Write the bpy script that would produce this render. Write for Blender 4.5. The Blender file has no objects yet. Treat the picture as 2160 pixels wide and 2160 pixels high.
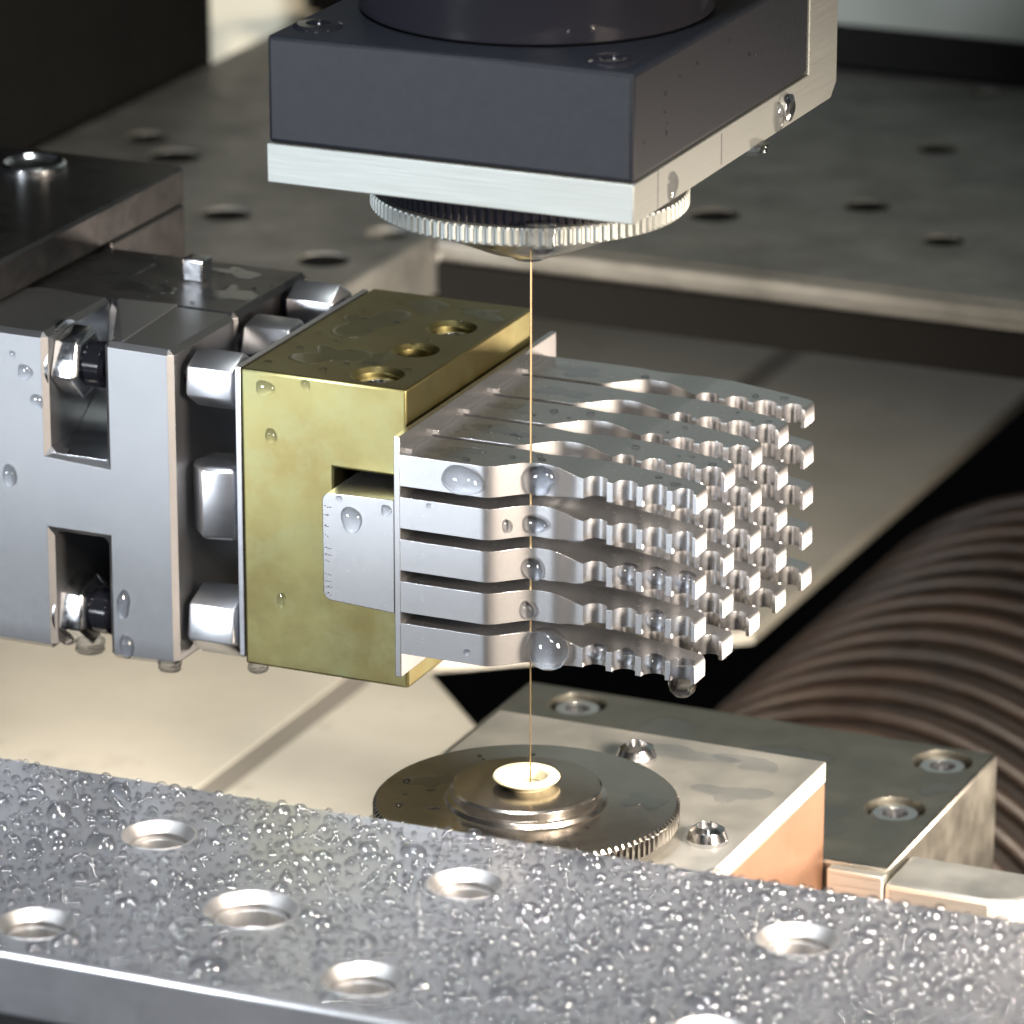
import bpy, bmesh, math, random
from mathutils import Vector, Matrix
random.seed(7)
MM = 0.001
scn = bpy.context.scene
R = math.radians

# ------------------------------------------------------------------ camera
TH, PH = R(18.9), R(23.8)
fw = Vector((-math.sin(PH)*math.cos(TH), math.cos(PH)*math.cos(TH), -math.sin(TH)))
rt = Vector((math.cos(PH), math.sin(PH), 0)); up = rt.cross(fw)
cam = bpy.data.cameras.new('camera'); camo = bpy.data.objects.new('camera', cam)
scn.collection.objects.link(camo); scn.camera = camo
cam.sensor_width = 36; cam.lens = 10840/2160*36
cam.clip_start = 0.05; cam.clip_end = 20
M = Matrix((rt, up, -fw)).transposed().to_4x4(); M.translation = Vector((307.93, -704.86, 263.35))*MM
camo.matrix_world = M
cam.dof.use_dof = True; cam.dof.focus_distance = 0.815; cam.dof.aperture_fstop = 30

# ------------------------------------------------------------------ light
w = bpy.data.worlds.new('World'); scn.world = w; w.use_nodes = True
w.node_tree.nodes['Background'].inputs[0].default_value = (0.80, 0.86, 1.0, 1)
w.node_tree.nodes['Background'].inputs[1].default_value = 0.032
def lamp(name, loc, aim, size, power, col, size_y=None, spread=180):
    l = bpy.data.lights.new(name, 'AREA'); l.energy = power; l.color = col
    l.shape = 'RECTANGLE'; l.size = size*MM; l.size_y = (size_y or size)*MM; l.spread = R(spread)
    o = bpy.data.objects.new(name, l); scn.collection.objects.link(o)
    o.location = Vector(loc)*MM
    o.rotation_euler = (Vector(aim)-Vector(loc)).to_track_quat('-Z', 'Y').to_euler()
    return o
lamp('front_lamp', (-330, -640, 70), (-20, -10, -15), 120, 11, (0.88, 0.94, 1.0))
lamp('rail_fill', (0, -170, 420), (25, -92, -30), 50, 0.52, (0.90, 0.95, 1.0), spread=48)  # added fill aimed at the rail so its beads sparkle
lamp('rail_glint_fill', (190, -330, 260), (30, -90, -30), 40, 0.40, (1.0, 0.90, 0.78), spread=46)  # second added light, gives the rail beads warm glints
lamp('side_lamp', (280, -110, 70), (-130, 115, -120), 80, 1.5, (1.0, 0.84, 0.68), spread=60)
lamp('tip_fill', (260, 330, -110), (10, 25, -8), 70, 0.16, (1.0, 0.83, 0.68), spread=60)  # added warm fill, out of view, brightens the blade tips and +X faces
lamp('floor_fill', (-80, 5, -84), (-160, 140, -122), 45, 0.9, (1.0, 0.86, 0.72), spread=110)  # added fill hidden behind the rail, brightens the near floor
lamp('overhead_fill', (-40, 60, 460), (-20, 100, -40), 150, 0.62, (0.93, 1.0, 0.95))  # unseen fill from above for the table and back wall
scn.view_settings.view_transform = 'Standard'; scn.view_settings.look = 'None'
scn.view_settings.exposure = 0.0; scn.view_settings.gamma = 1.0
try: scn.view_settings.use_curve_mapping = False
except Exception: pass
scn.cycles.max_bounces = 10; scn.cycles.transmission_bounces = 8; scn.cycles.glossy_bounces = 6
scn.cycles.sample_clamp_indirect = 2; scn.cycles.blur_glossy = 1.0; scn.cycles.use_denoising = True
scn.cycles.caustics_reflective = False; scn.cycles.caustics_refractive = False

# ------------------------------------------------------------------ materials
def mat(name, col, metal=1.0, rough=0.3, col2=None, csc=120, cdet=6, cpos=(0.35, 0.7), rvar=0.12, rsc=400, stretch=(1, 1, 1),
        bump=0.0, bsc=900, edge=0.00012, spec=0.5, coat=0.0, coord='Object', col3=None, c3sc=900, c3pos=(0.6, 0.75), aniso=0.0):
    m = bpy.data.materials.new(name); m.use_nodes = True; nt = m.node_tree; N = nt.nodes; L = nt.links
    b = N['Principled BSDF']; b.inputs['Metallic'].default_value = metal; b.inputs['Roughness'].default_value = rough
    b.inputs['Base Color'].default_value = (*col, 1); b.inputs['Specular IOR Level'].default_value = spec
    b.inputs['Coat Weight'].default_value = coat; b.inputs['Coat Roughness'].default_value = 0.08
    if aniso: b.inputs['Anisotropic'].default_value = aniso
    tc = N.new('ShaderNodeTexCoord'); mp = N.new('ShaderNodeMapping'); mp.inputs['Scale'].default_value = stretch
    L.new(tc.outputs[coord], mp.inputs[0])
    def noise(sc, det=5, ro=0.6, vec=mp):
        n = N.new('ShaderNodeTexNoise'); n.inputs['Scale'].default_value = sc; n.inputs['Detail'].default_value = det
        n.inputs['Roughness'].default_value = ro; L.new(vec.outputs[0], n.inputs['Vector']); return n
    if col2:
        n = noise(csc, cdet); r = N.new('ShaderNodeValToRGB')
        r.color_ramp.elements[0].position = cpos[0]; r.color_ramp.elements[1].position = cpos[1]
        r.color_ramp.elements[0].color = (*col, 1); r.color_ramp.elements[1].color = (*col2, 1)
        L.new(n.outputs[0], r.inputs[0]); out = r.outputs[0]
        if col3:
            n3 = noise(c3sc, 4); r3 = N.new('ShaderNodeValToRGB')
            r3.color_ramp.elements[0].position = c3pos[0]; r3.color_ramp.elements[1].position = c3pos[1]
            r3.color_ramp.elements[0].color = (0, 0, 0, 1); r3.color_ramp.elements[1].color = (1, 1, 1, 1)
            L.new(n3.outputs[0], r3.inputs[0])
            mx = N.new('ShaderNodeMix'); mx.data_type = 'RGBA'; L.new(r3.outputs[0], mx.inputs[0]); L.new(out, mx.inputs[6])
            mx.inputs[7].default_value = (*col3, 1); out = mx.outputs[2]
        L.new(out, b.inputs['Base Color'])
    if rvar:
        n = noise(rsc, 4); mr = N.new('ShaderNodeMapRange'); mr.inputs[1].default_value = 0.3; mr.inputs[2].default_value = 0.7
        mr.inputs[3].default_value = max(0.02, rough-rvar); mr.inputs[4].default_value = min(1, rough+rvar)
        L.new(n.outputs[0], mr.inputs[0]); L.new(mr.outputs[0], b.inputs['Roughness'])
    nrm = None
    if edge:
        bv = N.new('ShaderNodeBevel'); bv.samples = 3; bv.inputs[0].default_value = edge; nrm = bv.outputs[0]
    if bump:
        n = noise(bsc, 4); bp = N.new('ShaderNodeBump'); bp.inputs['Strength'].default_value = bump; bp.inputs['Distance'].default_value = 0.0002
        L.new(n.outputs[0], bp.inputs['Height'])
        if nrm: L.new(nrm, bp.inputs['Normal'])
        nrm = bp.outputs[0]
    if nrm: L.new(nrm, b.inputs['Normal'])
    return m
MT = {}
MT['steel'] = mat('ground_steel', (.55, .56, .59), 1, .30, (.50, .51, .55), 90, rvar=.01, rsc=700, stretch=(1, 1, 3))
MT['fixture'] = mat('fixture_steel', (.20, .204, .212), 1, .37, (.182, .186, .195), 60, rvar=.008, rsc=700)
MT['bushing'] = mat('pale_bushing_steel', (.42, .42, .425), 1, .40, None, rvar=.03)
MT['gunmetal'] = mat('dark_gunmetal', (.13, .13, .135), 1, .34, (.085, .085, .09), 50, rvar=.03, rsc=300)
MT['blade'] = mat('cut_steel', (.60, .605, .62), 1, .27, (.565, .57, .585), 140, rvar=.004, rsc=1100, edge=.00005)
MT['bright'] = mat('bright_steel', (.75, .76, .78), 1, .16, None, rvar=.08, rsc=400)
MT['bracket'] = mat('satin_bracket_aluminium', (.19, .20, .193), 1, .62, (.175, .185, .178), 1300, rvar=.05, rsc=1500, stretch=(.05, .05, 3), bump=.05, bsc=2200)
MT['chrome'] = mat('wet_chrome', (.58, .55, .50), 1, .20, (.48, .45, .41), 110, rvar=.03, rsc=200, bump=.05, bsc=350)
MT['olive'] = mat('wet_olive_steel', (.36, .355, .315), 1, .33, (.29, .285, .25), 70, rvar=.05, rsc=120, bump=.02, bsc=300)
MT['alu'] = mat('brushed_aluminium', (.62, .62, .59), 1, .46, (.57, .57, .545), 1300, rvar=.05, rsc=1500, stretch=(.05, .05, 3), bump=.06, bsc=2200)
MT['black'] = mat('black_anodised', (.0050, .0058, .0080), 0, .46, (.0065, .0074, .0098), 900, rvar=.01, spec=.09, bump=.01, bsc=2600)
MT['blackgloss'] = mat('black_gloss', (.006, .006, .008), 0, .10, None, rvar=.01, spec=.22)
MT['brass'] = mat('tarnished_brass', (.215, .195, .088), 1, .36, (.17, .14, .058), 55, cdet=9, cpos=(.40, .66), rvar=.012, rsc=300,
                  col3=(.20, .205, .11), c3sc=150, c3pos=(.48, .85), bump=.03, bsc=1500)
MT['copper'] = mat('warm_bronze', (.30, .175, .115), 1, .5, (.27, .155, .10), 60, rvar=.02, rsc=300)
MT['wire'] = mat('brass_wire', (.95, .70, .38), 1, .25, None, rvar=0, edge=0)
MT['ceramic'] = mat('ivory_ceramic', (.36, .32, .21), 0, .3, (.40, .36, .25), 300, rvar=.05, edge=.0002)
MT['rail'] = mat('dark_table_steel', (.052, .054, .060), .15, .36, (.040, .042, .047), 60, rvar=.05, rsc=250, bump=.06, bsc=1500, coat=.35)
MT['table'] = mat('grey_table_iron', (.115, .118, .112), 0, .5, (.060, .062, .059), 60, rvar=.12, rsc=90, edge=0, bump=.1, bsc=600)
MT['beige'] = mat('beige_enamel', (.30, .295, .26), 0, .45, (.23, .228, .20), 16, cdet=8, cpos=(.4, .75), rvar=.1, rsc=60, edge=0, col3=(.16, .16, .14), c3sc=60, c3pos=(.6, .85))
MT['wall'] = mat('pale_enamel', (.16, .175, .155), 0, .5, (.145, .16, .14), 14, rvar=.1, rsc=60, edge=0)
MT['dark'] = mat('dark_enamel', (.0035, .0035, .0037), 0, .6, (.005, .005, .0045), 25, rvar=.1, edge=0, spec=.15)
MT['rubber'] = mat('brown_rubber', (.019, .0115, .0075), 0, .55, (.004, .0032, .003), 40, rvar=.12, rsc=200, edge=0, bump=.2, bsc=300)
MT['fabric'] = mat('black_fabric', (.008, .007, .007), 0, .6, (.014, .011, .009), 90, rvar=.1, rsc=200, edge=0, bump=.2, bsc=400, spec=.3)
MT['flat_black'] = mat('matt_black', (.004, .004, .004), 0, .8, None, rvar=0, edge=0, spec=.1)
MT['ink'] = mat('engraved_line', (.02, .02, .025), 0, .5, None, rvar=0, edge=0)
def water(name, col, tr, rough):
    wm = bpy.data.materials.new(name); wm.use_nodes = True; b = wm.node_tree.nodes['Principled BSDF']
    b.inputs['Transmission Weight'].default_value = tr; b.inputs['Roughness'].default_value = rough; b.inputs['IOR'].default_value = 1.333
    b.inputs['Base Color'].default_value = (*col, 1); b.inputs['Specular IOR Level'].default_value = .5
    return wm
MT['water'] = water('water', (.80, .82, .85), .94, .02)
def bead(name, ior, rough, clear):
    """clear bead: fresnel gloss over a body that is partly see-through, partly refracting"""
    wm = bpy.data.materials.new(name); wm.use_nodes = True; N = wm.node_tree.nodes; L = wm.node_tree.links; N.remove(N['Principled BSDF'])
    tr = N.new('ShaderNodeBsdfTransparent'); tr.inputs[0].default_value = (.94, .95, .97, 1)
    rf = N.new('ShaderNodeBsdfRefraction'); rf.inputs['IOR'].default_value = 1.333; rf.inputs['Roughness'].default_value = .03; rf.inputs[0].default_value = (.95, .96, .98, 1)
    gl = N.new('ShaderNodeBsdfGlossy'); gl.inputs['Roughness'].default_value = rough
    fr = N.new('ShaderNodeFresnel'); fr.inputs[0].default_value = ior
    m1 = N.new('ShaderNodeMixShader'); m1.inputs[0].default_value = clear; L.new(rf.outputs[0], m1.inputs[1]); L.new(tr.outputs[0], m1.inputs[2])
    m2 = N.new('ShaderNodeMixShader'); ge = N.new('ShaderNodeNewGeometry'); inv = N.new('ShaderNodeMath'); inv.operation = 'SUBTRACT'; inv.inputs[0].default_value = 1; L.new(ge.outputs['Backfacing'], inv.inputs[1])
    mu = N.new('ShaderNodeMath'); mu.operation = 'MULTIPLY'; L.new(fr.outputs[0], mu.inputs[0]); L.new(inv.outputs[0], mu.inputs[1])
    L.new(mu.outputs[0], m2.inputs[0]); L.new(m1.outputs[0], m2.inputs[1]); L.new(gl.outputs[0], m2.inputs[2])
    L.new(m2.outputs[0], N['Material Output'].inputs[0])
    return wm
MT['mist'] = bead('bead_water', 1.7, .045, .66)
MT['water'] = bead('drop_water', 1.45, .035, .55)
MT['film'] = bead('film_water', 1.36, .03, .95)

# ------------------------------------------------------------------ helpers (all sizes in mm)
def thing(name, loc, label, cat, group=None):
    o = bpy.data.objects.new(name, None); scn.collection.objects.link(o); o.location = Vector(loc)*MM
    o.empty_display_size = .01; o['label'] = label; o['category'] = cat
    if group: o['group'] = group
    return o
def base(o):
    v = Vector((0, 0, 0))
    while o is not None: v += o.location; o = o.parent
    return v/MM
def me(name, bm, smooth=None):
    bmesh.ops.recalc_face_normals(bm, faces=bm.faces[:])
    m = bpy.data.meshes.new(name); bm.to_mesh(m); bm.free()
    if smooth is not None:
        for p in m.polygons: p.use_smooth = True
        m.set_sharp_from_angle(angle=R(smooth))
    return m
def put(name, bm, mt, parent=None, smooth=20, origin=None, **tags):
    """link a bmesh given in world mm as one object; its origin sits at the parent's base (or `origin`)"""
    org = Vector(origin) if origin is not None else (base(parent) if parent else Vector((0, 0, 0)))
    bmesh.ops.translate(bm, verts=bm.verts[:], vec=-org); bmesh.ops.scale(bm, verts=bm.verts[:], vec=(MM, MM, MM))
    o = bpy.data.objects.new(name, me(name, bm, smooth)); scn.collection.objects.link(o)
    o.data.materials.append(MT[mt] if isinstance(mt, str) else mt)
    if parent: o.parent = parent; o.location = (org-base(parent))*MM
    else: o.location = org*MM
    for k, v in tags.items(): o[k] = v
    return o
def bev(bm, wd, ang=30, seg=2):
    if wd:
        es = [e for e in bm.edges if len(e.link_faces) == 2 and e.calc_face_angle(0) > R(ang)]
        bmesh.ops.bevel(bm, geom=es, offset=wd, segments=seg, profile=.5, affect='EDGES', clamp_overlap=True)
    return bm
def box(x0, x1, y0, y1, z0, z1, b=.3, seg=2, bm=None):
    n = bmesh.new()
    bmesh.ops.create_cube(n, size=1)
    for v in n.verts: v.co = Vector((x0+(v.co.x+.5)*(x1-x0), y0+(v.co.y+.5)*(y1-y0), z0+(v.co.z+.5)*(z1-z0)))
    bev(n, b, seg=seg)
    return n
def prism(poly, axis, a0, a1, b=.3, seg=2):
    """poly: 2D points in the two axes left after `axis`, in xyz order"""
    bm = bmesh.new()
    def P(p, a): q = list(p); q.insert('xyz'.index(axis), a); return bm.verts.new(q)
    v0 = [P(p, a0) for p in poly]; v1 = [P(p, a1) for p in poly]; n = len(poly)
    bm.faces.new(v0); bm.faces.new(v1[::-1])
    for i in range(n): bm.faces.new((v0[i], v1[i], v1[(i+1) % n], v0[(i+1) % n]))
    bmesh.ops.recalc_face_normals(bm, faces=bm.faces[:])
    return bev(bm, b, seg=seg)
def lathe(prof, c=(0, 0, 0), axis='z', n=64, teeth=None, loop=False):
    """prof: (radius, height) list; teeth: (count, depth, set of profile indices)"""
    bm = bmesh.new(); rings = []
    for i, (r, h) in enumerate(prof):
        ring = []
        for k in range(n):
            a = 2*math.pi*k/n; rr = r
            if teeth and i in teeth[2] and math.floor(k*teeth[0]*2/n) % 2: rr -= teeth[1]
            p = (rr*math.cos(a), rr*math.sin(a), h)
            if axis == 'x': p = (p[2], p[0], p[1])
            if axis == 'y': p = (p[0], p[2], p[1])
            ring.append(bm.verts.new(Vector(p)+Vector(c)))
        rings.append(ring)
    if loop: rings.append(rings[0])
    for i in range(len(rings)-1):
        for k in range(n): bm.faces.new((rings[i][k], rings[i][(k+1) % n], rings[i+1][(k+1) % n], rings[i+1][k]))
    for ring, (r, h) in ((rings[0], prof[0]), (rings[-1], prof[-1])):
        if r > 1e-6 and not loop: bm.faces.new(ring)
    bmesh.ops.remove_doubles(bm, verts=bm.verts[:], dist=1e-5)
    return bm
def hexa(x0, x1, cy, cz, rad, rot=0, b=.35, ch=.8):
    """hexagonal bar along X with chamfered (turned) ends"""
    bm = bmesh.new(); rows = []
    for x, r in ((x0, rad-ch), (x0+ch*.6, rad), (x1-ch*.6, rad), (x1, rad-ch)):
        rows.append([bm.verts.new((x, cy+r*math.cos(R(60*k+rot)), cz+r*math.sin(R(60*k+rot)))) for k in range(6)])
    for i in range(3):
        for k in range(6): bm.faces.new((rows[i][k], rows[i][(k+1) % 6], rows[i+1][(k+1) % 6], rows[i+1][k]))
    bm.faces.new(rows[0]); bm.faces.new(rows[3])
    bmesh.ops.recalc_face_normals(bm, faces=bm.faces[:])
    return bev(bm, b, ang=20)
def cut(o, cutters):
    """boolean-subtract bmeshes (world mm) from an object"""
    org = o.matrix_world.translation if not o.parent else (o.parent.location+o.location)
    tmp = []
    for c in cutters:
        bmesh.ops.translate(c, verts=c.verts[:], vec=-base(o)); bmesh.ops.scale(c, verts=c.verts[:], vec=(MM, MM, MM))
    allm = bmesh.new()
    for c in cutters:
        t = bpy.data.meshes.new('t'); c.to_mesh(t); c.free(); allm.from_mesh(t); bpy.data.meshes.remove(t)
    bmesh.ops.recalc_face_normals(allm, faces=allm.faces[:])
    t = bpy.data.meshes.new('t'); allm.to_mesh(t); allm.free()
    co = bpy.data.objects.new('t', t); scn.collection.objects.link(co)
    to = bpy.data.objects.new('t2', o.data); scn.collection.objects.link(to)
    md = to.modifiers.new('b', 'BOOLEAN'); md.operation = 'DIFFERENCE'; md.object = co; md.solver = 'EXACT'
    dg = bpy.context.evaluated_depsgraph_get(); dg.update()
    new = bpy.data.meshes.new_from_object(to.evaluated_get(dg))
    old = o.data; o.data = new; new.name = old.name
    bpy.data.objects.remove(to); bpy.data.objects.remove(co); bpy.data.meshes.remove(t)
    for p in o.data.polygons: p.use_smooth = True; p.material_index = 0
    while len(o.data.materials) > 1: o.data.materials.pop()
    o.data.set_sharp_from_angle(angle=R(20))
def copies(src, locs):
    out = []
    for l in locs:
        c = src.copy(); scn.collection.objects.link(c); c.location = l; out.append(c)
    return out

# ================================================================== SETTING
tf = put('tank_floor', prism([(-520, 0), (-132.5, 0), (-132.5, 520), (-520, 520)], 'z', -123, -120, .5), 'beige', kind='structure')
for poly in ([(-127, 0), (-90, 0), (-90, 186), (-122, 222), (-64, 268), (-64, 520), (-127, 520)],):
    put('floor_panel', prism(poly, 'z', -123, -120, .5), 'beige', tf)
put('seam_strip', box(-132.45, -127.05, 0, 520, -122.8, -120.12, 0), mat('seam_sealant', (.12, .115, .10), 0, .6, None, rvar=0, edge=0), tf)
put('sump_floor', box(-900, 700, -60, 1500, -262, -256, 0), 'dark', kind='structure')
tb = put('machine_table', prism([(-236, 90), (-125, 90), (-125, 238), (320, 238), (320, 405), (-236, 405)], 'z', -43.5, -30, 1.2), 'table', kind='structure')
cut(tb, [lathe([(0, -43), (r, -43), (r, -20), (0, -20)], (x, y, 0), n=24) for x, y, r in
         ((-52, 345, 4.5), (-50, 294, 5), (-26, 275, 4.5), (-77, 274, 5.5), (-172, 233, 5.5), (-134.5, 234, 5), (-138, 210, 5.5), (-204, 271, 6), (-217, 283, 5), (-58, 397, 4), (-172, 283, 5), (-122, 294, 5.5), (-122, 345, 5.5))])
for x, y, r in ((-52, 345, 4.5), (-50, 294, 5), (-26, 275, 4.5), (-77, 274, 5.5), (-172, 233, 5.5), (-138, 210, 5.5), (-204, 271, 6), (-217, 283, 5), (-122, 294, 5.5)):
    put('shade_plug', lathe([(0, -42.8), (r-.1, -42.8), (r-.1, -30.6), (r-.8, -30.3), (0, -31)], (x, y, 0), n=24), 'flat_black', tb)  # added black plugs, put shade into the lit table holes
put('edge_strip', box(-124, 320, 234.5, 237.6, -33.5, -30.2, .8), 'table', tb)
put('black_strip', box(-124, 320, 235.5, 237.5, -45.2, -35.6, .5), 'flat_black', tb)  # near-black strip below the table's front edge
bw = put('tank_wall', box(-237.5, 360, 409, 415, -24, 330, .5), 'wall', kind='structure')
put('wall_seal', box(-237, 360, 406.5, 408.8, -29.8, -20, .5), 'flat_black', bw)
MT['cream'] = mat('cream_enamel', (.52, .49, .39), 0, .5, (.46, .43, .34), 14, rvar=.05, edge=0)
put('wall_panel', box(-430, -238, 409, 415, -200, 330, .5), 'cream', bw)
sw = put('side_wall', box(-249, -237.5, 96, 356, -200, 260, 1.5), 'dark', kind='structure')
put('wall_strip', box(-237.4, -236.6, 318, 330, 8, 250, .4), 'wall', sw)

# corrugated hose in the sump: dark fabric tube with brown ribs
hose = thing('corrugated_hose', (-12, 246, -234), 'dark corrugated hose with rusty brown ribs in the sump behind the workpiece', 'hose')
prof = [(0, 150)]
for i in range(16):
    y = 150+i*12; prof += [(61, y), (57.5, y+5.8), (60.5, y+10.5)]
prof += [(61, 342), (0, 342)]
put('hose_fabric', lathe(prof, (-12, 0, -169), axis='y', n=96), 'fabric', hose, smooth=40)
for i in range(17):
    y = 150+i*12
    ring = [(62.6+1.9*math.cos(R(a)), y+1.9*math.sin(R(a))) for a in range(0, 360, 45)]
    put('hose_rib', lathe(ring, (-12, 0, -169), axis='y', n=96, loop=True), 'rubber', hose, smooth=60)
hp = put('sump_pipe', lathe([(0, 0), (9, 0), (9, 260), (0, 260)], (86, 30, -128), axis='y', n=40), 'copper', origin=(86, 160, -137),
         label='blurred brown pipe at the right edge behind the rear block', category='pipe')

# ================================================================== UPPER HEAD
hd = thing('upper_guide_head', (-2, 17, 57), 'black square upper wire guide head with brushed aluminium bracket and knurled nut', 'machine head')
put('housing', box(-32.1, 28.05, -25.9, 47, 63.2, 79.9, .7), 'black', hd)
put('bracket', prism([(-26.1, 56.9), (57.5, 56.9), (60, 59.2), (60, 150), (47.1, 150), (47.1, 63.1), (-26.1, 63.1)], 'x', -32.3, 28.25, .25), 'bracket', hd)
put('guide_body', lathe([(0, 80), (27, 80), (27.6, 80.4), (27.6, 150), (0, 150)], (-2.5, 8.5, 0), n=96), 'blackgloss', hd)
for x, y in ((-27.5, -17.5), (22, -19.8)):
    s = put('cap_screw', lathe([(0, 79.9), (3.9, 79.9), (3.8, 80.1), (3.2, 80.35), (1.9, 80.4), (1.7, 80.0), (0, 80.0)], (x, y, 0), n=32), 'blackgloss', hd)
NK = 110
cn = put('clamp_nut', lathe([(0, 49.6), (23.6, 49.1), (24.6, 49.1), (25, 49.5), (25, 51.7), (24.7, 52), (20, 52)], (-2.1, 5, 0), n=NK*4, teeth=(NK, .45, {3, 4})), 'bracket', hd)
put('ribbed_ring', lathe([(20, 52), (23.6, 52.02), (23.6, 56.9), (20, 56.9)], (-2.1, 5, 0), n=NK*4, teeth=(NK, .4, {1, 2})), 'blackgloss', hd)
put('guide_nozzle', lathe([(23.4, 49.2), (19, 47.4), (13.5, 44.9), (8, 42.4), (5, 41.5), (3.6, 40.9), (2.6, 40.3), (0, 40.3)], (-2.1, 5, 0), n=96), 'bright', hd)
put('scale_mark', box(28.2, 28.3, 9.0, 9.25, 57.6, 62.6, 0), 'ink', hd)
put('scale_mark', box(28.2, 28.3, -16.8, -16.6, 57.0, 63.0, 0), 'ink', hd)
put('bracket_bolt', lathe([(0, 0), (2.2, 0), (2.2, 1), (1.4, 1.3), (0, 1.3)], (28.2, 36.5, 60.3), axis='x', n=24), 'bright', hd)

# ================================================================== WIRE
wr = put('cutting_wire', lathe([(0, -58), (.12, -58), (.12, -22), (.17, -21.5), (.17, 41), (0, 41)], (-2.05, 5.35, 0), n=10), 'wire', origin=(-2.05, 5.35, -58),
         label='thin vertical brass cutting wire running from upper head to lower nozzle', category='wire')

# ================================================================== WORKPIECE (5 x 5 blades)
wp = thing('comb_workpiece', (-23, 30, -31.4), 'silver steel workpiece cut into five rows of stacked scalloped blades', 'workpiece')
ZT = 6.52; ZP = 7.15
def sm(t): t = max(0, min(1, t)); return t*t*(3-2*t)
LAND = [(5.75, 6.75), (10.8, 11.8), (15.9, 16.9), (21.0, 22.0), (25.45, 26.1)]
def front(x):
    if x < 5.75:
        return 5.0*sm((x+8.2)/7.4) + 1.0*sm((x-1.5)/4.3)
    for i in range(4):
        a, bb = LAND[i][1], LAND[i+1][0]
        if a < x < bb:
            t = (x-a)/(bb-a)*2-1
            return 6.0 + 2.25*math.sqrt(max(0, 1-t*t))
    return 6.0
def back(x):
    pts = [(-30, 10.6), (-5.2, 10.55), (-3.4, 10.2), (-1.2, 9.9), (1.4, 10.0), (3.2, 11.6), (4.6, 13.9), (5.8, 15.4), (7.2, 16.0), (9, 15.9), (12, 15.2), (16, 14.1), (20, 12.9), (23, 12.0), (25, 11.2), (26.1, 10.4)]
    for (x0, y0), (x1, y1) in zip(pts, pts[1:]):
        if x0 <= x <= x1: return y0+(y1-y0)*(x-x0)/(x1-x0)
    return pts[-1][1]
def ztop(x): return -1.95*sm((x-1.2)/6.0)
xs = [-22.55, -18, -14, -11, -9.6]+[-9.2+.5*i for i in range(30)]
xs = [x for x in xs if x < 5.7]
for i in range(4):
    a, bb = LAND[i]; c = LAND[i+1][0]
    xs += [a, bb]+[bb+(c-bb)*.5*(1-math.cos(math.pi*k/14)) for k in range(1, 14)]
xs += [25.45, 25.8, 26.1]
bm = bmesh.new(); rows = []
for x in xs:
    f, k, zt = front(x), back(x), ztop(x)
    rows.append([bm.verts.new(p) for p in ((x, f, zt), (x, k, zt), (x, k, -5.2), (x, f, -5.2))])
for a, bb in zip(rows, rows[1:]):
    for i in range(4): bm.faces.new((a[i], a[(i+1) % 4], bb[(i+1) % 4], bb[i]))
bm.faces.new(rows[0]); bm.faces.new(rows[-1])
endtop = [e for e in bm.edges if set(e.verts) == {rows[-1][0], rows[-1][1]}]
bmesh.ops.bevel(bm, geom=endtop, offset=.55, segments=1, affect='EDGES')
first = put('blade', bm, 'blade', wp, smooth=32, origin=(0, 0, 0))
first.location = (Vector((0, 0, ZT))-base(wp))*MM
copies(first, [(Vector((0, 12*j, ZT-ZP*i))-base(wp))*MM for i in range(5) for j in range(5) if i or j])
bp = put('base_plate', box(-23.6, -22.5, -.05, 62.9, -31.4, 9.55, .12), 'blade', wp)
# tongue with rounded left corners
tg = [(-23.62, -20.6), (-34.9, -20.0)]
tg += [(-34.9+1.5*math.cos(R(a)), -18.5+1.5*math.sin(R(a))) for a in range(250, 179, -20)]
tg += [(-34.9+1.5*math.cos(R(a)), -3.1+1.5*math.sin(R(a))) for a in range(180, 89, -20)]
tg += [(-23.62, -1.3)]
put('tongue', prism(tg, 'y', 0, 46, .15), 'blade', wp)
bm = bmesh.new()
for z in (-4.0, -5.4, -7.5, -9.0, -11.0, -12.2, -13.3, -15.5, -16.7, -17.8, -18.9):
    for k in range(random.choice((2, 3, 3))):
        x = -36.0+k*.42; dz = random.uniform(-.12, .12)-k*.05
        n = box(x, x+random.uniform(.25, .42), -.035, .05, z+dz, z+dz+random.choice((.16, .16, .32)), 0)
        t = bpy.data.meshes.new('t'); n.to_mesh(t); n.free(); bm.from_mesh(t); bpy.data.meshes.remove(t)
put('engraved_marks', bm, 'ink', wp, smooth=None, label='tiny illegible engraved characters down the left edge of the tongue')
for j in range(5):   # step where each row of blades leaves the base plate
    put('root_step', box(-22.52, -21.4, 12*j+.6+(0 if j else 1.5), 12*j+8.6, 6.4, 7.0, .15), 'blade', wp)

# ================================================================== BRASS BLOCK
bb = thing('brass_block', (-39.4, 32, -36.2), 'tarnished greenish brass clamping block with threaded holes in its top', 'brass block')
body = put('body', prism([(-54.25, -36.2), (-24.6, -36.2), (-24.6, -20.9), (-37.6, -20.9), (-37.6, .15), (-24.6, .15), (-24.6, 15), (-54.25, 15)], 'y', 7, 57.5, .45), 'brass', bb)
HB = [(-32.4, 12.8, 3.7), (-32.4, 27.6, 3.2), (-32.2, 41.5, 3.5)]
cut(body, [lathe([(0, 4), (r, 4), (r, 14.2), (r+.9, 15.1), (r+.9, 16), (0, 16)], (x, y, 0), n=32) for x, y, r in HB])
for i, (x, y, r) in enumerate(HB):
    if i != 1:
        put('set_screw', lathe([(0, 12.6), (r*.45, 12.6), (r*.5, 13.6), (r-.35, 13.6), (r-.05, 12.9), (r-.05, 6), (0, 6)], (x, y, 0), n=32), 'bright', bb)

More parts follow.
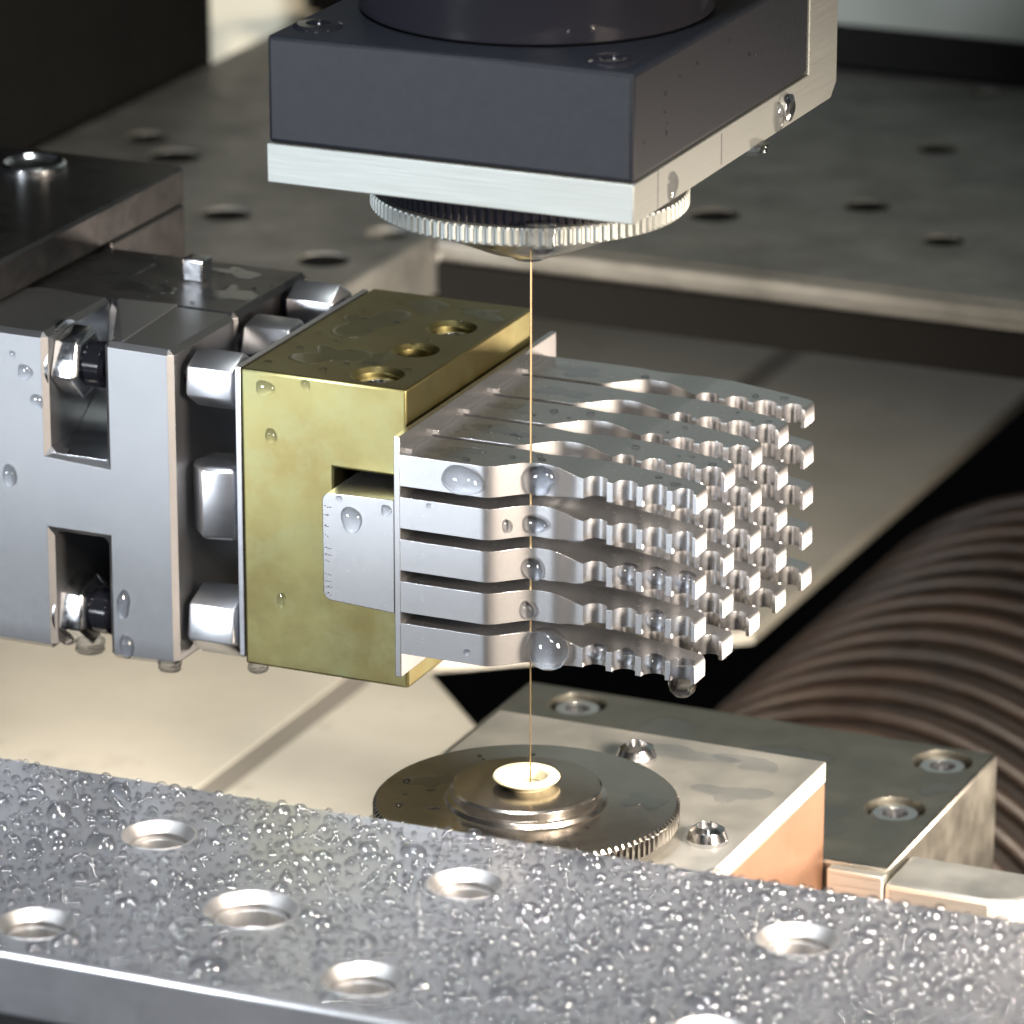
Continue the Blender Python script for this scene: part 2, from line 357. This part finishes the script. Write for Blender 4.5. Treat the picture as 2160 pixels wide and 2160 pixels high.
# ================================================================== CLAMPING FIXTURE (left)
fx = thing('clamping_fixture', (-90, 45, -39), 'dark steel clamping fixture with H shaped front, hex nuts and standoffs', 'fixture')
H = [(-150, 16.9), (-90, 16.6), (-90, -4), (-79.3, -4.6), (-79.3, 16.6), (-66.6, 16.4), (-66.6, -38.6), (-79.5, -39), (-79.5, -17.9), (-89.8, -17.9), (-89.8, -39), (-150, -39)]
put('front_frame', prism(H, 'y', 6.5, 30, .9, 1), 'fixture', fx)
put('rear_body', box(-150, -66.7, 30.05, 58, -38.5, 16.3, .9, 1), 'gunmetal', fx)
put('tall_block', box(-152, -105, 13, 86, 17.0, 24.0, .6, 1), 'gunmetal', fx)
put('tall_block_foot', box(-152, -105, 58.2, 86, -29.8, 16.95, .4, 1), 'gunmetal', fx)
arc = [(30, 16.2)]+[(8+21*math.sin(R(a)), 16-20.2*math.cos(R(a))) for a in range(85, -1, -8)]+[(7.2, -4.15), (7.2, -4.4), (30, -4.4)]
put('slot_floor', prism(arc, 'x', -89.95, -79.35, 0), 'bright', fx)
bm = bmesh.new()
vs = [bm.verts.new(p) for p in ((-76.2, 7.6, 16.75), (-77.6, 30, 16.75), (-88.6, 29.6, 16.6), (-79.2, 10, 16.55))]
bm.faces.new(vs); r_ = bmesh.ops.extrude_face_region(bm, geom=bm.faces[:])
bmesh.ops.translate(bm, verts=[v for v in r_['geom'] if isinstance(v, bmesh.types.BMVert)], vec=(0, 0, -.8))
put('reflection_plate', bm, 'steel', fx)  # paler slab standing in for a bright reflection on the fixture top
pl = put('plug', lathe([(0, 24), (5.9, 24), (5.9, 24.9), (5.3, 25.3), (4.6, 24.6), (0, 24.5)], (-129, 74, 0), n=48), 'bright', fx)
# nuts in the slots
for z, s in ((10.2, 6.1), (-33.4, 6.2)):
    nt_ = put('hex_nut', hexa(-90.4, -85.2, 13.5, z, s, 12 if z > 0 else 20, .25, 1.1), 'bright', fx)
    put('washer', lathe([(0, 0), (s+.6, 0), (s+.6, .8), (0, .8)], (-90.9, 13.5, z), axis='x', n=40), 'bright', fx)
    put('bolt_end', lathe([(0, -85.4), (3.9, -85.4), (3.9, -82.2), (3.2, -81.4), (1.9, -81.4), (1.6, -82), (0, -82)], (0, 13.5, z), axis='x', n=32), 'blackgloss', nt_)
# hex standoffs between frame and brass block
for z, y, s, rot in ((10.6, 13, 5.0, 25), (-31.3, 13, 6.2, 22), (11, 33, 4.8, 10), (12.6, 50, 4.8, 30), (-10, 44, 5.5, 0), (-31, 46, 5.5, 0)):
    st = put('hex_standoff', hexa(-65.6, -56.2, y, z, s, rot, .4, 1.0), 'steel' if s < 6.5 else 'bright', fx)
    put('thread_stub', lathe([(0, -66.8), (2.2, -66.8), (2.2, -55.2), (0, -55.2)], (0, y, z), axis='x', n=20), 'blackgloss', st)
bm = hexa(-16.6, -3.6, 0, 0, 5.4, 14, .5, 1.2)
for v in bm.verts: v.co = Vector((-61.2+v.co.y, 14+v.co.z, v.co.x))
put('upright_stud', bm, 'steel', fx)
put('spacer_plate', box(-55.45, -54.45, 7.2, 56, -35, 15.1, .12), 'steel', fx)
# small screws on the dark top
for x, y, s in ((-82, 46, 2.0),):
    put('square_screw', box(x-s, x+s, y-s, y+s, 16.2, 16.2+s*2.1, .45), 'bright', fx)

# ================================================================== LOWER NOZZLE AND ARM
ln = thing('lower_guide_nozzle', (-2.6, 5, -56.9), 'round knurled lower wire guide nozzle with ivory ceramic ring', 'nozzle')
LK = 120
put('knurled_disc', lathe([(0, -56.9), (18, -56.9), (18, -54.9), (24.4, -54.9), (25, -54.5), (25, -51.8), (24.4, -51.3), (19, -51.25), (13.6, -51.1), (0, -51.1)], (-2.6, 5, 0), n=LK*4, teeth=(LK, .4, {4, 5})), 'chrome', ln, smooth=35)
put('flange', lathe([(13.4, -51.1), (13.0, -50.4), (12.3, -50.2), (12.3, -48.9), (11.9, -48.55), (7, -48.5), (3.9, -48.5), (3.4, -51.0)], (-2.6, 5, 0), n=96), 'chrome', ln)
put('ceramic_ring', lathe([(3.8, -48.9), (4.3, -48.2), (5.3, -47.5), (5.5, -47.2), (5.3, -46.9), (3.7, -46.85), (3.3, -47.1), (2.9, -49), (0.5, -51.5), (0, -51.5)], (-2.6, 5, 0), n=64), 'ceramic', ln)

la = thing('lower_guide_block', (0, 25, -95), 'silver topped lower guide block with coppery side and pan head screws', 'metal block')
put('cover_plate', box(-29, 31.2, -5, 53.8, -60.8, -57, .25), 'alu', la)
put('arm_body', box(-28.9, 31.1, -4.9, 53.7, -95, -60.85, .2), 'copper', la)
for x, y in ((1.4, 42.2), (25.7, 13.4), (-24, 13)):
    put('pan_screw', lathe([(0, -57), (3.5, -57), (3.5, -56.3), (2.9, -54.9), (1.9, -54.3), (1.7, -54.3), (1.5, -55.2), (0, -55.2)], (x, y, 0), n=32), 'bright', la)
rb = thing('rear_block', (0, 83, -99), 'olive grey steel block with counterbored socket screws behind the lower nozzle', 'steel block')
blk = put('block_body', box(-49, 42.4, 54.4, 112.4, -99, -75, .7, 2), 'olive', rb)
SB = [(-36, 104.8), (34.6, 104.8), (34.4, 80.5)]
cut(blk, [lathe([(0, -81), (5.4, -81), (5.4, -60), (0, -60)], (x, y, 0), n=40) for x, y in SB])
for x, y in SB:
    sc_ = put('socket_screw', lathe([(0, -80.9), (4.4, -80.9), (4.4, -76.4), (3.9, -75.8), (2.3, -75.8), (2.2, -78.5), (0, -78.5)], (x, y, 0), n=40), 'bright', rb)
bs = [(42.6, 52), (42.6, 66), (68, 66), (68, 58), (65.5, 54), (61, 52)]
put('base_flange', prism(bs, 'z', -99, -76.6, .9), 'alu', rb)
put('lit_face_plate', box(32.3, 42.4, 52.2, 54.35, -96, -75.6, .3), 'alu', rb)  # pale plate standing in for the block's strongly lit front face

# ================================================================== FOREGROUND RAIL
RY = R(1.07)
def rail_pt(x, y, z=-30.0):   # rail frame -> world
    dx = x-20; return (20+dx*math.cos(RY)-(y+91)*math.sin(RY), -91+dx*math.sin(RY)+(y+91)*math.cos(RY), z)
rail = thing('front_rail', (20, -91, -40), 'dark steel table rail in the foreground covered in water droplets', 'table rail')
rl = put('rail_body', box(-160, 200, -124.2, -58, -40, -30, .8, 2), 'rail', rail)
put('floor_screen', box(-160, 200, -74, -68, -119, -40.3, .5), 'dark', rail)  # added black sheet, hides the lit floor below the rail
HOLES = [(-25.8, -77.2, 5.7), (23.6, -76.7, 5.7), (74.9, -76.9, 5.9), (-1, -97.2, 7.0), (-27.3, -113.7, 5.7), (23.8, -113.2, 5.9), (74.6, -111.5, 5.7), (125, -77, 5.7), (-76, -77, 5.7)]
cut(rl, [lathe([(0, -45), (r+.02, -45), (r+.02, -20), (0, -20)], (x, y, 0), n=48) for x, y, r in HOLES])
for x, y, r in HOLES:
    put('hole_bushing', lathe([(r, -39.8), (r, -29.95), (r-.15, -29.9), (r-1.3, -31.5), (r-.9, -31.55), (r-.9, -32.3), (r-1.7, -32.4), (r-2.0, -34.8), (r-2.6, -34.9), (r-2.6, -39.8)], (x, y, 0), n=48, loop=True), 'bushing', rail)
rail.rotation_euler = (0, 0, RY)

# ================================================================== WATER
def dome(n=14, rings=5, h=.75, k=0, sub=.12, w=1.0):
    """unit drop cap on the z=0 plane, closed below; slightly irregular outline"""
    rnd = random.Random(k); ph = [rnd.uniform(0, 6.28) for _ in range(3)]; am = [rnd.uniform(.03, .14), rnd.uniform(.02, .10), rnd.uniform(0, .045)]; am = [w*q for q in am]
    vs = []; fs = []
    def wob(a): return 1+am[0]*math.cos(2*a+ph[0])+am[1]*math.cos(3*a+ph[1])+am[2]*math.cos(5*a+ph[2])
    for i in range(rings):
        t = i/rings*math.pi/2; r = math.cos(t)**.8; z = math.sin(t)*h
        for j in range(n):
            a = 2*math.pi*j/n; vs.append((r*wob(a)*math.cos(a), r*wob(a)*math.sin(a), z))
    top = len(vs); vs.append((0, 0, h)); bot = len(vs); vs.append((0, 0, -sub))
    for i in range(rings-1):
        for j in range(n): fs.append((i*n+j, i*n+(j+1) % n, (i+1)*n+(j+1) % n, (i+1)*n+j))
    o = (rings-1)*n
    for j in range(n): fs.append((o+j, o+(j+1) % n, top)); fs.append((j, bot, (j+1) % n))
    return vs, fs
# fine droplets on the rail: one mass; the larger ones are single drops
rnd = random.Random(11)
cell = {}; drops = []
def free(x, y, r, f=1.06):
    gx, gy = int(x//3), int(y//3)
    for i in range(gx-1, gx+2):
        for j in range(gy-1, gy+2):
            for (a, b_, c) in cell.get((i, j), ()):
                if (a-x)**2+(b_-y)**2 < (f*(c+r))**2: return False
    return True
def inhole(x, y, r): return any((x-a)**2+(y-b_)**2 < (c+r*.6)**2 for a, b_, c in HOLES)
def try_drop(r, y0=-123.0, y1=-58.8):
    x = rnd.uniform(-85, 135); y = rnd.uniform(y0, y1)
    if inhole(x, y, r) or not free(x, y, r) or rnd.random() > .55+.0035*(x+60): return False
    cell.setdefault((int(x//3), int(y//3)), []).append((x, y, r)); drops.append((x, y, r)); return True
for cnt, lo, hi in ((18, 1.7, 2.5), (130, 1.05, 1.6), (800, .6, 1.0), (1700, .36, .6), (1300, .22, .36), (500, .14, .22)):
    k = 0; t = 0
    while k < cnt and t < cnt*6:
        t += 1
        if try_drop(rnd.uniform(lo, hi)): k += 1
drops.sort(key=lambda d: -d[2])
protos = [dome(18, 7, .66+.06*k, k) for k in range(6)]
pmesh = []
for k, (vs, fs) in enumerate(protos):
    m = bpy.data.meshes.new('water_drop'); m.from_pydata([tuple(c*MM for c in v) for v in vs], [], fs); m.update()
    for p in m.polygons: p.use_smooth = True
    m.materials.append(MT['water']); pmesh.append(m)
rmesh = []
for m in pmesh:
    c = m.copy(); c.materials[0] = MT['mist']; rmesh.append(c)
def drop(name, mesh_i, loc, sc, rot, label, group=None, ms=None):
    o = bpy.data.objects.new(name, (ms or pmesh)[mesh_i]); scn.collection.objects.link(o)
    o.location = Vector(loc)*MM; o.scale = sc; o.rotation_euler = rot
    o['label'] = label; o['category'] = 'water drop'
    if group: o['group'] = group
    return o
for i, (x, y, r) in enumerate(drops[:160]):
    p = rail_pt(x, y, -29.99); e = rnd.uniform(.85, 1.2)
    drop('water_drop', i % 6, p, (r*e, r/e, r*rnd.uniform(.9, 1.15)), (0, 0, rnd.uniform(0, 6.28)),
         'larger clear bead of water among the fine droplets on the foreground rail', 'larger beads on the foreground rail', rmesh)
vs, fs = [], []
small = [dome(12, 5, .80+.06*k, 20+k, w=.6) for k in range(5)]; tiny = [dome(8, 3, .85, 40+k) for k in range(3)]
for i, (x, y, r) in enumerate(drops[160:]):
    v, f = small[i % 5] if r > .33 else tiny[i % 3]
    a = rnd.uniform(0, 6.28); e = rnd.uniform(.9, 1.12); zz = rnd.uniform(.85, 1.15); o = len(vs); px, py, pz = rail_pt(x, y, -29.99); ca, sa = math.cos(a), math.sin(a)
    for (q, s_, u) in v:
        q *= r*e; s_ *= r/e
        vs.append(((px+q*ca-s_*sa)*MM, (py+q*sa+s_*ca)*MM, (pz+u*r*zz)*MM))
    fs += [tuple(c+o for c in g) for g in f]
m = bpy.data.meshes.new('fine_droplets'); m.from_pydata(vs, [], fs); m.update()
for p in m.polygons: p.use_smooth = True
m.materials.append(MT['mist'])
fd = bpy.data.objects.new('fine_droplets', m); scn.collection.objects.link(fd); fd['kind'] = 'stuff'
fd['label'] = 'mist of fine water droplets covering the foreground rail'; fd['category'] = 'droplets'

FRONT = (R(90), 0, 0)    # caps facing -Y
def fdrop(x, y, z, rx, rz, label, h=.5, mi=0):
    return drop('water_drop', mi, (x, y+.02, z), (rx, rz, max(rx, rz)*h/.7), FRONT, label)
fdrop(-96.3, 6.5, 12.3, .55, .65, 'small water drop near the top of the left fixture front', mi=1)
fdrop(-94.0, 6.5, 9.5, 1.35, 1.4, 'heart shaped water drop high on the left fixture front', mi=2)
fdrop(-91.9, 6.5, 4.7, 1.15, 1.3, 'water drop beside the upper slot of the left fixture', mi=3)
fdrop(-97.5, 6.5, -9.0, 1.2, 2.0, 'elongated water drop low on the far left fixture front', mi=4)
fdrop(-76.6, 6.5, -28.7, 1.0, 2.4, 'long water drop beside the lower slot of the left fixture', mi=5)
fdrop(-76.2, 6.5, -36.3, 1.2, 2.3, 'long water drop at the bottom edge of the left fixture', mi=1)
fdrop(-49.9, 7, 12.2, 1.6, 1.4, 'largest water drop near the top left of the brass front', mi=2)
fdrop(-42.5, 7, 13.7, .8, .9, 'small water drop under the top edge of the brass front', mi=3)
fdrop(-48.9, 7, 4.2, 1.0, 1.3, 'lowest round water drop on the brass front', mi=4)
fdrop(-47.5, 7, -24, .8, 1.2, 'faint water drop low on the brass front', .25, mi=5)
fdrop(-31.2, 0, -5.6, 1.75, 2.35, 'large white rimmed water drop on the workpiece tongue', mi=1)
fdrop(-25.0, 0, -3.2, .9, 1.05, 'small water drop at the upper right of the workpiece tongue', mi=2)
fdrop(-33.3, 0, -2.3, .55, .55, 'tiny water drop at the top edge of the workpiece tongue', mi=3)
fdrop(-11.5, 0, 3.85, 3.6, 2.5, 'large oval water drop on the topmost front blade', .55, mi=4)
fdrop(-.3, 4.6, 3.9, 2.9, 2.4, 'wide water drop on the topmost front blade by the wire', .4, mi=5)
fdrop(-17.5, 0, -1.4, .5, .5, 'tiny water drop at the left of the second front blade', mi=0)
fdrop(-4.6, 2.0, -3.6, .9, 1.2, 'small oval water drop left of the wire on the second blade', mi=1)
fdrop(-.9, 4.5, -3.6, 2.0, 1.5, 'domed water drop by the wire on the second front blade', .5, mi=2)
fdrop(-1.4, 4.5, -11.2, 1.8, 1.9, 'domed water drop by the wire on the third front blade', .5, mi=3)
fdrop(-2.2, 4.3, -18.2, 1.25, 1.5, 'domed water drop by the wire on the fourth front blade', .5, mi=4)
fdrop(-10.9, 0, -25.3, .6, .55, 'small water drop at the left of the lowest front blade', mi=5)
for k, (x, z) in enumerate(((8.7, -24.9), (14, -24.9), (18.9, -25))):
    fdrop(x, 7.9, z, 1.3, 1.5, ('water drop in the first scallop of the lowest blade', 'water drop in the second scallop of the lowest blade', 'water drop in the third scallop of the lowest blade')[k], .9, mi=k)
for k, (x, z) in enumerate(((13.8, -10.6), (19.0, -10.6), (24, -10.5), (18.8, -17.9))):
    fdrop(x, 8.1, z, 1.7, 1.6, ('water drop in the second scallop of the third blade', 'water drop in the third scallop of the third blade', 'water drop in the last scallop of the third blade', 'water drop in the third scallop of the fourth blade')[k], .8, mi=k)
def blob(name, c, prof, label, n=28, sx=1, sy=1):
    bm = lathe(prof, c, n=n)
    for v in bm.verts: v.co.x = c[0]+(v.co.x-c[0])*sx; v.co.y = c[1]+(v.co.y-c[1])*sy
    return put(name, bm, 'water', origin=(c[0], c[1], c[2]), smooth=80, label=label, category='water drop')
def pear(r, l, top):
    """pendant drop profile from attachment height 0 down to -l"""
    return [(0, .25), (top, .25), (top, 0), (top*.98, -.15*l), (r*.93, -.42*l), (r, -.62*l), (r*.86, -.82*l), (r*.5, -.96*l), (0, -l)]
blob('water_drop', (1.2, 4.6, -20.9), [(0, 0), (1.6, -.3), (2.8, -1.4), (3.5, -3.2), (3.4, -4.8), (2.5, -6.3), (1.2, -7), (0, -7.1)], 'biggest round water drop hanging on the lowest blade by the wire', sy=.75)
blob('water_drop', (23.9, 6.4, -24.2), pear(2.3, 5.6, 2.0), 'clear pendant water drop hanging from the tip of the lowest blade')
blob('water_drop', (-69.0, 8.0, -38.5), pear(1.6, 1.8, 1.7), 'dark water drop hanging under the right foot of the left fixture', sx=1.3)
blob('water_drop', (-53.0, 9, -36.1), pear(1.8, 2.3, 1.7), 'dark water drop hanging under the left corner of the brass block')
blob('water_drop', (-87, 13.5, -39.4), pear(2.6, 2.2, 2.6), 'dark water drop hanging under the lower hex nut of the fixture')
blob('water_drop', (9.6, -17.2, 52.6), pear(2.2, 4.6, 2.4), 'dark water drop hanging over the knurled nut of the head')
blob('water_drop', (27.2, 24.4, 57.0), pear(2.6, 1.6, 2.8), 'pale water drop hanging under the aluminium bracket of the head')
SIDE = (R(90), 0, R(90))
for (x, y, z, ry, rz, lb) in ((28.25, 33, 59.6, 1.3, 2.6, 'long water drop on the right face of the aluminium bracket'), (28.25, -11, 59.3, 2.0, 2.4, 'faint water film drop near the front corner of the bracket side')):
    drop('water_drop', 2, (x-.02, y, z), (ry, rz, 1.5 if ry < 1.5 else .7), SIDE, lb)
# beads lying on the tops
for i in range(26):
    x = rnd.uniform(-53, -39) if i < 18 else rnd.uniform(-36, -26); y = rnd.uniform(9, 55); r = rnd.uniform(.25, .7)
    drop('water_drop', i % 6, (x, y, 15.0), (r, r, r*.8), (0, 0, i), 'tiny water bead lying on top of the brass block', 'beads on the brass block top')
for i in range(34):
    x = rnd.uniform(-20, 24); j = rnd.randrange(5); r = rnd.uniform(.25, .75)
    f, k = front(x), back(x); y = 12*j+f+(k-f)*rnd.uniform(.2, .8)
    if abs(x-4) < 4: continue
    drop('water_drop', i % 6, (x, y, ZT+ztop(x)-.02), (r*1.2, r, r*.7), (0, 0, i), 'tiny water bead lying on the top blade layer', 'beads on the top blade layer')
for i in range(22):
    x = rnd.uniform(-103, -68); y = rnd.uniform(31, 57); r = rnd.uniform(.2, .55)
    drop('water_drop', i % 6, (x, y, 16.29), (r, r, r*.8), (0, 0, i), 'tiny water bead lying on the dark fixture top', 'beads on the fixture top')
for i in range(14):
    a = rnd.uniform(0, 6.28); q = rnd.uniform(14, 24); r = rnd.uniform(.2, .7)
    drop('water_drop', i % 6, (-2.6+q*math.cos(a), 5+q*math.sin(a), -51.2), (r*1.3, r, r*.5), (0, 0, i), 'tiny water bead on the knurled lower nozzle disc', 'beads on the lower nozzle')

# thin wet patches on the tops: irregular sheets of water a few tenths of a millimetre deep
def film(x, y, z, rx, ry, k, label, group, h=.16):
    r_ = random.Random(500+k); ph = [r_.uniform(0, 6.28) for _ in range(5)]; am = [.28, .20, .14, .09, .05]
    n = 48; vs = []; fs = []
    def wob(a): return 1+sum(am[q]*math.cos((q+2)*a+ph[q]) for q in range(5))
    for rr, zz in ((1, -.02), (.985, h*.55), (.95, h*.9), (.86, h), (.5, h*1.03)):
        for j in range(n):
            a = 2*math.pi*j/n; vs.append((rx*rr*wob(a)*math.cos(a)*MM, ry*rr*wob(a)*math.sin(a)*MM, zz*MM))
    for i in range(4):
        for j in range(n): fs.append((i*n+j, i*n+(j+1) % n, (i+1)*n+(j+1) % n, (i+1)*n+j))
    fs.append(tuple(4*n+j for j in range(n))); fs.append(tuple(n-1-j for j in range(n)))
    m = bpy.data.meshes.new('water_film'); m.from_pydata(vs, [], fs); m.update()
    for p in m.polygons: p.use_smooth = True
    m.materials.append(MT['film'])
    o = bpy.data.objects.new('water_film', m); scn.collection.objects.link(o); o.location = Vector((x, y, z))*MM
    o['label'] = label; o['category'] = 'water film'; o['group'] = group
for k, (x, y, rx, ry) in enumerate(((-44, 19, 5, 5), (-46, 38, 5, 7), (-36, 20, 2.2, 3), (-30, 50, 3, 3.5), (-41, 51, 4, 3))):
    film(x, y, 15.0, rx, ry, k, ('thin wet patch near the front left corner of the brass block top', 'thin wet patch at the rear left of the brass block top', 'thin wet patch left of the front two holes in the brass block top', 'thin wet patch at the rear right of the brass block top', 'thin wet patch along the back edge of the brass block top')[k], 'wet patches on the brass block')
for k, (x, y, rx, ry) in enumerate(((-15, 5, 4, 2.6), (-13, 18, 4.5, 2.4), (-16, 30, 3.2, 2.6), (-12, 41, 4, 2.3), (-14, 53, 4.4, 2.6))):
    film(x, y, 6.51, rx, ry, 10+k, ('thin wet patch on the front row of the top blade layer', 'thin wet patch on the second row of the top blade layer', 'thin wet patch on the third row of the top blade layer', 'thin wet patch on the fourth row of the top blade layer', 'thin wet patch on the rearmost row of the top blade layer')[k], 'wet patches on the top blades')
for k, (x, y, rx, ry) in enumerate(((-73, 40, 4, 5), (-90, 38, 6, 4), (-78, 52, 5, 3), (-98, 46, 5, 6))):
    film(x, y, 16.28, rx, ry, 20+k, ('thin wet patch on the dark fixture top by its right edge', 'thin wet patch on the dark fixture top behind the upper slot', 'thin wet patch on the dark fixture top behind the square screw', 'thin wet patch on the dark fixture top beside the tall block')[k], 'wet patches on the fixture top')
for k, (x, y, rx, ry) in enumerate(((6, 47, 8, 3.5), (22, 34, 5, 4), (20, 48, 5, 3))):
    film(x, y, -57.02, rx, ry, 30+k, ('thin wet patch along the rear of the silver lower guide block', 'thin wet patch in the middle of the silver lower guide block', 'thin wet patch at the rear right of the silver lower guide block')[k], 'wet patches on the lower guide block')
for k, (x, y, rx, ry) in enumerate(((5, 92, 12, 7), (24, 70, 6, 6), (-16, 98, 8, 5), (38, 92, 2.4, 4))):
    film(x, y, -75.02, rx, ry, 40+k, ('thin wet patch in the middle of the olive rear block', 'thin wet patch on the olive rear block left of its nearer right screw', 'thin wet patch on the olive rear block behind the nozzle', 'thin wet patch on the olive rear block between its two right screws')[k], 'wet patches on the rear block')
for k, (x, y, rx, ry) in enumerate(((-20, 6, 3, 3.4), (-3, -13, 5, 2.6), (15, 12, 3, 4), (9, -8, 2.6, 2.6))):
    film(x, y, -51.28, rx, ry, 50+k, ('thin wet patch at the left of the knurled lower disc', 'thin wet patch at the front of the knurled lower disc', 'thin wet patch at the right of the knurled lower disc', 'thin wet patch at the front right of the knurled lower disc')[k], 'wet patches on the lower nozzle')

for i in range(11):
    y = rnd.uniform(-22, 42); z = rnd.uniform(66, 78); r = rnd.uniform(.16, .34)
    drop('water_drop', i % 6, (28.04, y, z), (r, r*1.2, r), SIDE, 'tiny water bead on the right face of the black head', 'beads on the black head')
